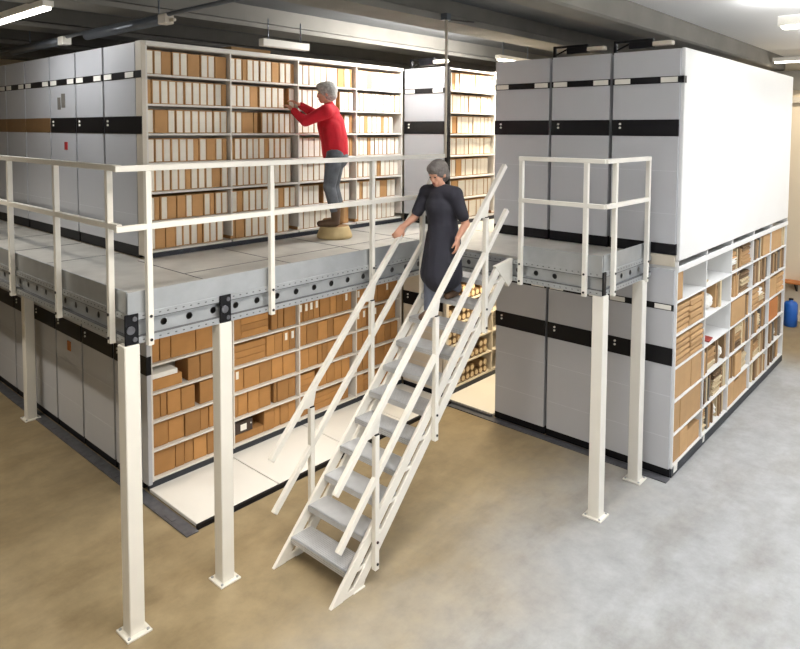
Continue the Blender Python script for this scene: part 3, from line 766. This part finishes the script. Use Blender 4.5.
batten('lit batten over the upper aisle entrance', (7.55, 5.05, 4.62), (8.45, 5.05, 4.62), w=.08, h=.05, hang=ZC, power=60, col=(1, .86, .66))
batten('lit batten hidden behind the middle ceiling beam', (5.9, 5.25, 4.95), (8.2, 5.25, 4.95), w=.1, h=.06, power=260, col=(1, .98, .96), tilt=math.radians(54))
batten('lit batten hanging beside the white side panel, cut by the right edge', (8.05, 1.78, 4.80), (8.05, -.7, 4.80), w=.2, h=.1, hang=ZC, power=78, col=(.97, .98, 1), upl=170, spread=160)
for bx_, by_, pw, up_, co, lb in ((5.0, -1.2, 75, 60, (.97, .98, 1), 'added out-of-frame batten above the open floor at the front right'), (10.9, .9, 45, 130, (.97, .98, 1), 'added out-of-frame batten above the open floor at the far right'), (3.6, 1.9, 22, 330, (.98, .98, 1), 'added out-of-frame batten above the open floor ahead of the right block')):
    batten(lb, (bx_ - 1.4, by_, 4.74), (bx_ + 1.4, by_, 4.74), w=.12, h=.06, hang=ZC, power=pw, col=co, upl=up_, spread=150)  # lamps added out of frame to brighten the right floor and ceiling
batten('added out-of-frame batten above the open floor in front of the walkway', (.8, 2.6, 4.62), (3.2, 2.6, 4.62), hang=ZC, power=104, col=(1, .92, .8), spread=130)  # lamp added out of frame to brighten the left floor
batten('added out-of-frame batten above the floor by the left wall', (.4, 7.0, 4.62), (.4, 9.4, 4.62), hang=ZC, power=92, col=(1, .92, .8), spread=130)  # another added lamp beyond the frame, more light on the left
batten('added unseen batten under the walkway platform facing the brown boxes', (3.2, 4.85, 2.09), (5.8, 4.85, 2.09), w=.07, h=.05, spread=125, power=24, col=(1, .96, .9), tilt=math.radians(18))  # lamp added out of sight behind the beam to brighten the lower boxes
batten('lit batten under the upper floor in the lower aisle', (7.1, 4.98, 2.19), (8.4, 4.98, 2.19), w=.07, h=.05, power=52, col=(1, .82, .55))
batten('lit batten above the far end of the right wall', (13.2, 1.2, 4.9), (13.2, 3.0, 4.9), power=60, col=(1, .88, .7))
# trunking above the left units
pt = thing('ceiling_trunking', 'grey cable tube running above the left units', 'pipe', (3.08, 7, 4.6))
p = MB(); p.cyl((3.1, 1.5, 4.66), (3.1, 11.5, 4.66), .02, 12); p.smooth = True; p.build('conduit', M['pipe'], pt)
p = MB(); p.cyl((3.1, 5.75, 4.62), (3.1, 7.35, 4.62), .045, 16).cyl((3.1, 8.0, 4.62), (3.1, 9.6, 4.62), .045, 16); p.smooth = True; p.build('tube_sleeve', M['pipe'], pt)
MB(.006).box(3.06, 5.62, 4.575, 3.15, 5.75, 4.665).box(3.1, 5.54, 4.59, 3.13, 5.62, 4.62).build('junction_box', M['frame'], pt)
MB(.006).box(3.05, 7.88, 4.57, 3.15, 8.02, 4.665).build('junction_box', M['lampoff'], pt)
for y in (2.5, 5.8, 9.0): MB().cyl((3.1, y, 4.66), (3.1, y, ZC), .008, 8).build('hanger', M['pipe'], pt)
# arms on top of the right row
def lamp_arm(x, y, label):
    t = thing('lamp_arm', label, 'lamp', (x, y, 4.46), 'lamp arms on the unit tops')
    MB(.002).box(x, y - .02, 4.462, x + .03, y + .015, 4.60).bar((x + .015, y, 4.585), (x + .015, y - .42, 4.585), .03, .025).bar((x + .015, y, 4.49), (x + .015, y - .2, 4.575), .02, .015).build('arm', M['black'], t)
    MB(.004).box(x - .01, y - .42, 4.50, x + .05, y - .16, 4.572).build('driver_box', M['black'], t)
    MB(.006).box(x - .03, y - .62, 4.515, x + .06, y - .42, 4.56).build('lamp_head', M['frame'], t)
lamp_arm(6.95, 3.865, 'black lamp arm on top of the right row beside the middle unit')
lamp_arm(6.95, 3.13, 'black lamp arm on top of the right corner unit')
lamp_arm(6.95, 6.08, 'black lamp arm on top of the unit across the walkway corner')
one('flat_carton', MB(.004).box(4.1, 6.14, 4.474, 4.62, 6.42, 4.51), M['cardlt'], 'flat pale carton lying on top of the upper shelves', 'carton', (4.3, 6.3, 4.474))
M['pipelt'] = mat('beige_conduit', srgb(214, 204, 186), .5)
cn = thing('cable_conduit', 'thin vertical conduit dropping from the middle ceiling beam', 'pipe', (5.64, 4.43, 3.36))
p = MB(); p.cyl((5.645, 4.43, 3.33), (5.645, 4.43, 4.85), .014, 10); p.smooth = True; p.build('tube', M['pipelt'], cn)
MB().box(5.61, 4.40, 4.80, 5.68, 4.50, 4.87).build('ceiling_clip', M['pipe'], cn)
p = MB(); p.cyl((5.66, 4.45, 4.81), (6.2, 4.478, 4.85), .009, 8); p.build('cable', M['bolt'], cn)
# things by the far wall
bx = MB(); bx.lathe((13.95, 2.72, 0), [(.10, 0), (.115, .02), (.118, .15), (.112, .2), (.118, .25), (.115, .42), (.09, .46), (.04, .47), (.035, .5)], 20); bx.smooth = True
t = thing('plastic_drum', 'blue plastic drum on the floor by the far wall', 'drum', (13.95, 2.72, 0))
bx.build('drum_body', M['blue'], t)
MB().lathe((13.95, 2.72, .5), [(.04, 0), (.04, .02), (.02, .025)], 14).build('drum_cap', M['black'], t)
one('red_canister', MB().lathe((13.9, 2.44, 0), [(.08, 0), (.09, .02), (.09, .2), (.05, .25), (.02, .27)], 16), M['red'], 'small red canister beside the blue drum', 'canister', (13.9, 2.44, 0))
t = thing('wall_shelf', 'small wall bracket shelf above the blue drum', 'shelf', (14.3, 2.7, .76))
MB(.003).box(14.1, 2.45, .76, 14.4, 2.98, .79).build('shelf_board', M['cardor'], t)
MB().prism([(14.4, .76), (14.4, .58), (14.37, .58), (14.15, .76)], 'y', 2.7, 2.73).build('shelf_bracket', M['black'], t)
one('black_fitting', MB(.01).box(14.2, 2.46, .79, 14.34, 2.6, .89), M['black'], 'black fitting sitting on the small wall shelf', 'fitting', (14.27, 2.53, .79))
struct('trim_1', MB().box(14.2, 0, 4.42, 14.4, 6, 4.78), M['conc'])
struct('trim_2', MB().box(14.28, -4, 4.18, 14.4, 6, 4.28), M['frame'])

# ------------------------------------------------------------------ people
def skin_mesh(name, chains, mats, extra=None, voxel=.012, smooth=2, dec=None):
    """chains: list of [(point, radius), ...]; each grown as a tapered tube of ellipsoid rings, fused by voxel remesh"""
    bm = bmesh.new()
    def ball(c, rx, ry, rz, rot=None):
        r = bmesh.ops.create_uvsphere(bm, u_segments=16, v_segments=10, radius=1)
        for v in r['verts']:
            q = Vector((v.co.x * rx, v.co.y * ry, v.co.z * rz))
            if rot is not None: q = rot @ q
            v.co = q + Vector(c)
    def tube(ch):
        n = 12
        for (a, ra), (b, rb) in zip(ch, ch[1:]):
            a = Vector(a); b = Vector(b); d = (b - a)
            if d.length < 1e-5: continue
            d.normalize(); u = d.orthogonal().normalized(); w = d.cross(u)
            ring = [[bm.verts.new(c + (u * math.cos(2 * PI * i / n) + w * math.sin(2 * PI * i / n)) * r) for i in range(n)] for c, r in ((a, ra), (b, rb))]
            for i in range(n): bm.faces.new((ring[0][i], ring[0][(i + 1) % n], ring[1][(i + 1) % n], ring[1][i]))
            bm.faces.new(ring[0][::-1]); bm.faces.new(ring[1])
        for a, ra in ch: ball(a, ra, ra, ra)
    for ch in chains: tube(ch)
    for e in extra or (): ball(*e)
    me = bpy.data.meshes.new(name); bm.to_mesh(me); bm.free()
    o = bpy.data.objects.new(name, me); COL.objects.link(o)
    m = o.modifiers.new('r', 'REMESH'); m.mode = 'VOXEL'; m.voxel_size = voxel
    s = o.modifiers.new('s', 'SMOOTH'); s.iterations = smooth; s.factor = .5
    dg = bpy.context.evaluated_depsgraph_get()
    me2 = bpy.data.meshes.new_from_object(o.evaluated_get(dg)); me2.name = name
    bpy.data.objects.remove(o)
    for p_ in me2.polygons: p_.use_smooth = True
    me2.materials.clear(); me2.materials.append(mats)
    ob = bpy.data.objects.new(name, me2); COL.objects.link(ob)
    return ob

class Fig:
    """local frame: f = forward, s = the figure's right, z up; origin between the feet"""
    def __init__(s, loc, ang):
        s.o = Vector(loc); s.f = Vector((math.cos(ang), math.sin(ang), 0)); s.s = Vector((s.f.y, -s.f.x, 0))
        s.R = Matrix((s.f, -s.s, Vector((0, 0, 1)))).transposed()
    def __call__(s, f, r, z): return s.f * f + s.s * r + Vector((0, 0, z))   # relative to origin
    def loc_of(s, w): return Vector(w) - s.o
def hand(G, wrist, dirn, palmn, curl=.5, scale=1., thumb_side=1):
    """chains for a hand: palm + four fingers + thumb"""
    d = Vector(dirn).normalized(); n = Vector(palmn); n = (n - d * n.dot(d)).normalized(); t = d.cross(n) * thumb_side
    w = Vector(wrist); ch = []
    palm = w + d * .085 * scale
    for k, (off, L) in enumerate(((.03, .068), (.01, .077), (-.011, .071), (-.031, .055))):
        base = w + d * .088 * scale + t * off * scale
        ch.append([(w + t * off * .6 * scale, .018 * scale), (base, .0125 * scale)])
        a1 = curl * .7; a2 = curl * 1.6
        k1 = base + (d * math.cos(a1) + n * math.sin(a1)) * L * .5 * scale
        k2 = k1 + (d * math.cos(a2) + n * math.sin(a2)) * L * .5 * scale
        ch.append([(base, .0115 * scale), (k1, .0098 * scale), (k2, .0082 * scale)])
    tb = w + d * .03 * scale + t * .028 * scale
    t1 = tb + (d * .6 + t * .75 + n * .25).normalized() * .042 * scale
    t2 = t1 + (d * .9 + t * .2 + n * .5).normalized() * .034 * scale
    ch.append([(w, .02 * scale), (tb, .0155 * scale), (t1, .012 * scale), (t2, .0095 * scale)])
    return ch
def head_parts(G, c, fd, upv, hs=1.):
    """ellipsoids of a head: skull, jaw, nose, ears, brow; fd = face direction"""
    fd = Vector(fd).normalized(); upv = Vector(upv); upv = (upv - fd * upv.dot(fd)).normalized(); sd = fd.cross(upv)
    R = Matrix((fd, -sd, upv)).transposed()
    P = lambda a, b, z: Vector(c) + fd * a * hs + sd * b * hs + upv * z * hs
    ex = [(P(-.012, 0, .025), .098 * hs, .076 * hs, .092 * hs, R), (P(.022, 0, -.04), .066 * hs, .058 * hs, .072 * hs, R),
          (P(.05, 0, -.09), .03 * hs, .032 * hs, .022 * hs, R), (P(.088, 0, -.02), .018 * hs, .013 * hs, .024 * hs, R), (P(.098, 0, -.032), .013 * hs, .015 * hs, .011 * hs, R),
          (P(.076, 0, .02), .014 * hs, .05 * hs, .012 * hs, R), (P(.074, 0, -.066), .014 * hs, .024 * hs, .01 * hs, R),
          (P(.06, .034, -.025), .02 * hs, .02 * hs, .018 * hs, R), (P(.06, -.034, -.025), .02 * hs, .02 * hs, .018 * hs, R)]
    for sgn in (-1, 1): ex.append((P(-.01, sgn * .078, -.012), .02 * hs, .011 * hs, .032 * hs, R))
    return ex, P, R
def face_bits(person, P, R, hs=1.):
    for nm, mtl, pts in (('eye', M['eye'], ((.083, .03, .002), (.083, -.03, .002))), ('mouth', M['lip'], ((.086, 0, -.064),))):
        for q in pts:
            bm = bmesh.new(); bmesh.ops.create_uvsphere(bm, u_segments=10, v_segments=6, radius=1)
            c = P(*q); sc = (.008, .011, .007) if nm == 'eye' else (.008, .022, .006)
            for v in bm.verts: v.co = R @ Vector((v.co.x * sc[0] * hs, v.co.y * sc[1] * hs, v.co.z * sc[2] * hs)) + c
            me = bpy.data.meshes.new(nm); bm.to_mesh(me); bm.free(); me.materials.append(mtl)
            o = bpy.data.objects.new(nm, me); COL.objects.link(o); o.parent = person

# --- person in the red sweater, standing on the stool and reaching into the shelf
def person_red():
    base = Vector((5.22, 5.74, 2.50)); G = Fig(base, math.radians(128))
    W = lambda x, y, z: Vector((x, y, z)) - base
    shR, shL = G(.05, .165, 1.33), G(.07, -.165, 1.33)
    hipR, hipL = G(-.02, .085, .84), G(-.02, -.085, .84)
    neck, chest, waist, pelvis = G(.05, 0, 1.38), G(.04, 0, 1.18), G(0, 0, 1.0), G(-.02, 0, .88)
    hc = G(.10, 0, 1.545)
    hR, hL = W(4.90, 6.035, 3.93), W(4.83, 6.045, 3.865)
    elR = shR.lerp(hR, .52) + Vector((.03, -.05, -.1)); elL = shL.lerp(hL, .5) + Vector((-.06, -.02, -.13))
    wrR = elR.lerp(hR, .84); wrL = elL.lerp(hL, .84)
    kR, kL = G(.03, .09, .46), G(.045, -.085, .46)
    aR, aL = G(-.05, .095, .09), G(-.03, -.095, .09)
    fdir = G(.8, -.0, 0) + G(0, -.15, -.05)
    hx, P, R = head_parts(G, hc, fdir, (0, 0, 1), 1.0)
    arms = [[(shR, .05), (elR, .04), (wrR, .027)], [(shL, .05), (elL, .04), (wrL, .027)]]
    d1 = (hR - elR).normalized(); d2 = (hL - elL).normalized()
    ch = [[(pelvis, .13), (waist, .125), (chest, .135), (G(.05, 0, 1.3), .10)], [(shL, .06), (G(.05, 0, 1.33), .08), (shR, .06)], [(neck, .055), (G(.075, 0, 1.46), .05)],
          [(hipR, .09), (kR, .058), (aR, .04)], [(hipL, .09), (kL, .058), (aL, .04)],
          [(aR, .04), (G(.03, .1, .035), .036), (G(.11, .11, .03), .03)], [(aL, .04), (G(.05, -.1, .035), .036), (G(.13, -.11, .03), .03)]] + arms
    ch += hand(G, wrR, d1, (0, 0, -1), .5, 1, 1) + hand(G, wrL, d2, (0, 0, -1), .5, 1, -1)
    body = skin_mesh('person', ch, M['skin'], hx, .009, 2); body.location = base
    tag(body, 'person in red sweater on a stool reaching into the upper shelves', 'person')
    face_bits(body, P, R)
    sw = skin_mesh('sweater', [[(G(-.01, 0, .86), .155), (waist, .158), (chest, .163), (G(.05, 0, 1.3), .118)], [(G(-.02, .05, .88), .12), (G(.02, .08, 1.15), .115)], [(G(-.02, -.05, .88), .12), (G(.02, -.08, 1.15), .115)],
        [(shL, .085), (G(.05, 0, 1.335), .095), (shR, .085)], [(G(.052, 0, 1.36), .075), (G(.06, 0, 1.405), .062)],
        [(shR, .082), (elR, .062), (elR.lerp(wrR, .93), .044)], [(shL, .082), (elL, .062), (elL.lerp(wrL, .93), .044)]], M['sweater'], None, .012, 3)
    sw.parent = body
    tr = skin_mesh('jeans', [[(G(-.02, 0, .80), .148), (G(-.01, 0, .93), .14)], [(hipR, .105), (kR, .073), (G(-.04, .095, .2), .062)], [(hipL, .105), (kL, .073), (G(-.025, -.095, .2), .062)]], M['jeans'], None, .012, 2); tr.parent = body
    for nm, a, sgn, off, mt in (('boot', aR, 1, 0, M['boot']), ('boot', aL, -1, .02, M['bootdk'])):
        b = skin_mesh(nm, [[(a + Vector((0, 0, .14)), .06), (a, .054)], [(a + Vector((0, 0, -.035)), .052), (G(.03 + off, sgn * .1, .043), .045), (G(.13 + off, sgn * .115, .038), .037)]], mt, None, .01, 2); b.parent = body
    hr = skin_mesh('hair', [], M['hair'], [(P(-.03, 0, .04), .115, .1, .105, R), (P(-.05, 0, -.02), .085, .092, .08, R), (P(.02, 0, .075), .09, .085, .06, R)], .01, 2); hr.parent = body
    return base
base = person_red()
t = thing('step_stool', 'low round tan step stool under the person in red', 'stool', (5.24, 5.76, ZD))
b = MB(); b.lathe((5.24, 5.76, ZD + .003), [(.2, 0), (.21, .015), (.205, .04), (.172, .125), (.165, .14)], 28); b.smooth = True; b.build('drum', M['stool'], t)
MB().lathe((5.24, 5.76, ZD + .138), [(.155, 0), (.155, .006)], 28).build('top_pad', M['boot'], t)

# --- person in dark clothes coming down the stairs
def person_dark():
    base = Vector((5.10, 4.02, 1.775)); G = Fig(base, math.radians(183))
    W = lambda x, y, z: Vector((x, y, z)) - base
    zt = SR * 10 - 1.775
    shR, shL = G(.05, .165, 1.23), G(.05, -.165, 1.23)
    hipR, hipL = G(0, .085, .79), G(0, -.085, .79)
    neck = G(.05, 0, 1.29); hc = G(.11, 0, 1.425)
    hR, hL = W(4.80, 4.337, 2.60), W(5.04, 3.80, 2.50)
    elR = G(.12, .27, .98); elL = G(-.02, -.25, .95)
    wrR = hR + Vector((.02, -.03, .075)); wrL = hL + Vector((0, 0, .09))
    aF, aB = G(.10, .08, .085), G(-.10, -.08, zt + .085)
    kF, kB = G(.08, .085, .44), G(.07, -.085, .52)
    hx, P, R = head_parts(G, hc, G(.9, 0, -.35), (0, 0, 1), .98)
    ch = [[(G(0, 0, .82), .125), (G(.01, 0, .95), .12), (G(.04, 0, 1.1), .13), (G(.05, 0, 1.2), .1)], [(shL, .06), (G(.05, 0, 1.24), .08), (shR, .06)], [(neck, .055), (G(.08, 0, 1.35), .05)],
          [(hipR, .088), (kF, .057), (aF, .04)], [(hipL, .088), (kB, .057), (aB, .04)],
          [(shR, .05), (elR, .04), (wrR, .027)], [(shL, .05), (elL, .04), (wrL, .027)]]
    ch += hand(G, wrR, (hR - wrR) + Vector((-.05, 0, -.02)), (0, 1, -.6), .8, 1, 1) + hand(G, wrL, Vector((-.05, 0, -1)), (-.3, 1, 0), .5, 1, -1)
    ch += [[(aF, .04), (aF + G(.06, 0, -.05), .034), (aF + G(.13, 0, -.055), .028)], [(aB, .04), (aB + G(.06, 0, -.05), .034), (aB + G(.13, 0, -.055), .028)]]
    body = skin_mesh('person', ch, M['skin'], hx, .009, 2); body.location = base
    tag(body, 'person in long black top coming down the stairs holding the rail', 'person')
    face_bits(body, P, R, .98)
    tn = skin_mesh('tunic', [[(G(.03, 0, .43), .19), (G(0, 0, .78), .16), (G(.01, 0, .95), .15), (G(.04, 0, 1.1), .158), (G(.05, 0, 1.2), .12)], [(G(.03, .06, .44), .165), (G(0, .06, .8), .125)], [(G(.03, -.06, .44), .165), (G(0, -.06, .8), .125)],
        [(shL, .085), (G(.05, 0, 1.245), .09), (shR, .085)], [(shR, .08), (shR.lerp(elR, .75), .06)], [(shL, .08), (shL.lerp(elL, .75), .06)]], M['tunic'], None, .012, 3); tn.parent = body
    tr = skin_mesh('trousers', [[(hipR, .1), (kF, .078), (aF + Vector((0, 0, .01)), .066)], [(hipL, .1), (kB, .078), (aB + Vector((0, 0, .01)), .066)]], M['trous'], None, .012, 2); tr.parent = body
    for a in (aF, aB):
        b = skin_mesh('shoe', [[(a + Vector((0, 0, -.03)), .05), (a + G(.06, 0, -.045), .042), (a + G(.14, 0, -.052), .034)]], M['bootdk'], None, .01, 2); b.parent = body
    hr = skin_mesh('hair', [], M['hairdk'], [(P(-.03, 0, .04), .112, .098, .1, R), (P(-.06, 0, -.03), .08, .09, .085, R), (P(.02, 0, .075), .085, .08, .055, R)], .01, 2); hr.parent = body
person_dark()

# ------------------------------------------------------------------ fill light from the added windows outside the view
for u0, u1 in winA:
    area('window_fill', ((u0 + u1) / 2, Y0 - .2, 2.95), u1 - u0, 3.1, 125, (.97, .98, 1), (math.radians(90), 0, 0))
for u0, u1 in [(-3.5, -.5), (1, 4)]:
    area('window_fill', (X0 - .2, (u0 + u1) / 2, 2.95), 3.1, u1 - u0, 22, (1, .93, .82), (0, math.radians(-90), 0))
w = bpy.data.worlds.new('world'); S.world = w; w.use_nodes = True
bg = w.node_tree.nodes['Background']; bg.inputs['Color'].default_value = (.9, .95, 1, 1); bg.inputs['Strength'].default_value = .6
S.view_settings.view_transform = 'Standard'; S.view_settings.look = 'None'; S.view_settings.gamma = 1; S.view_settings.use_curve_mapping = False
S.view_settings.exposure = -0.2
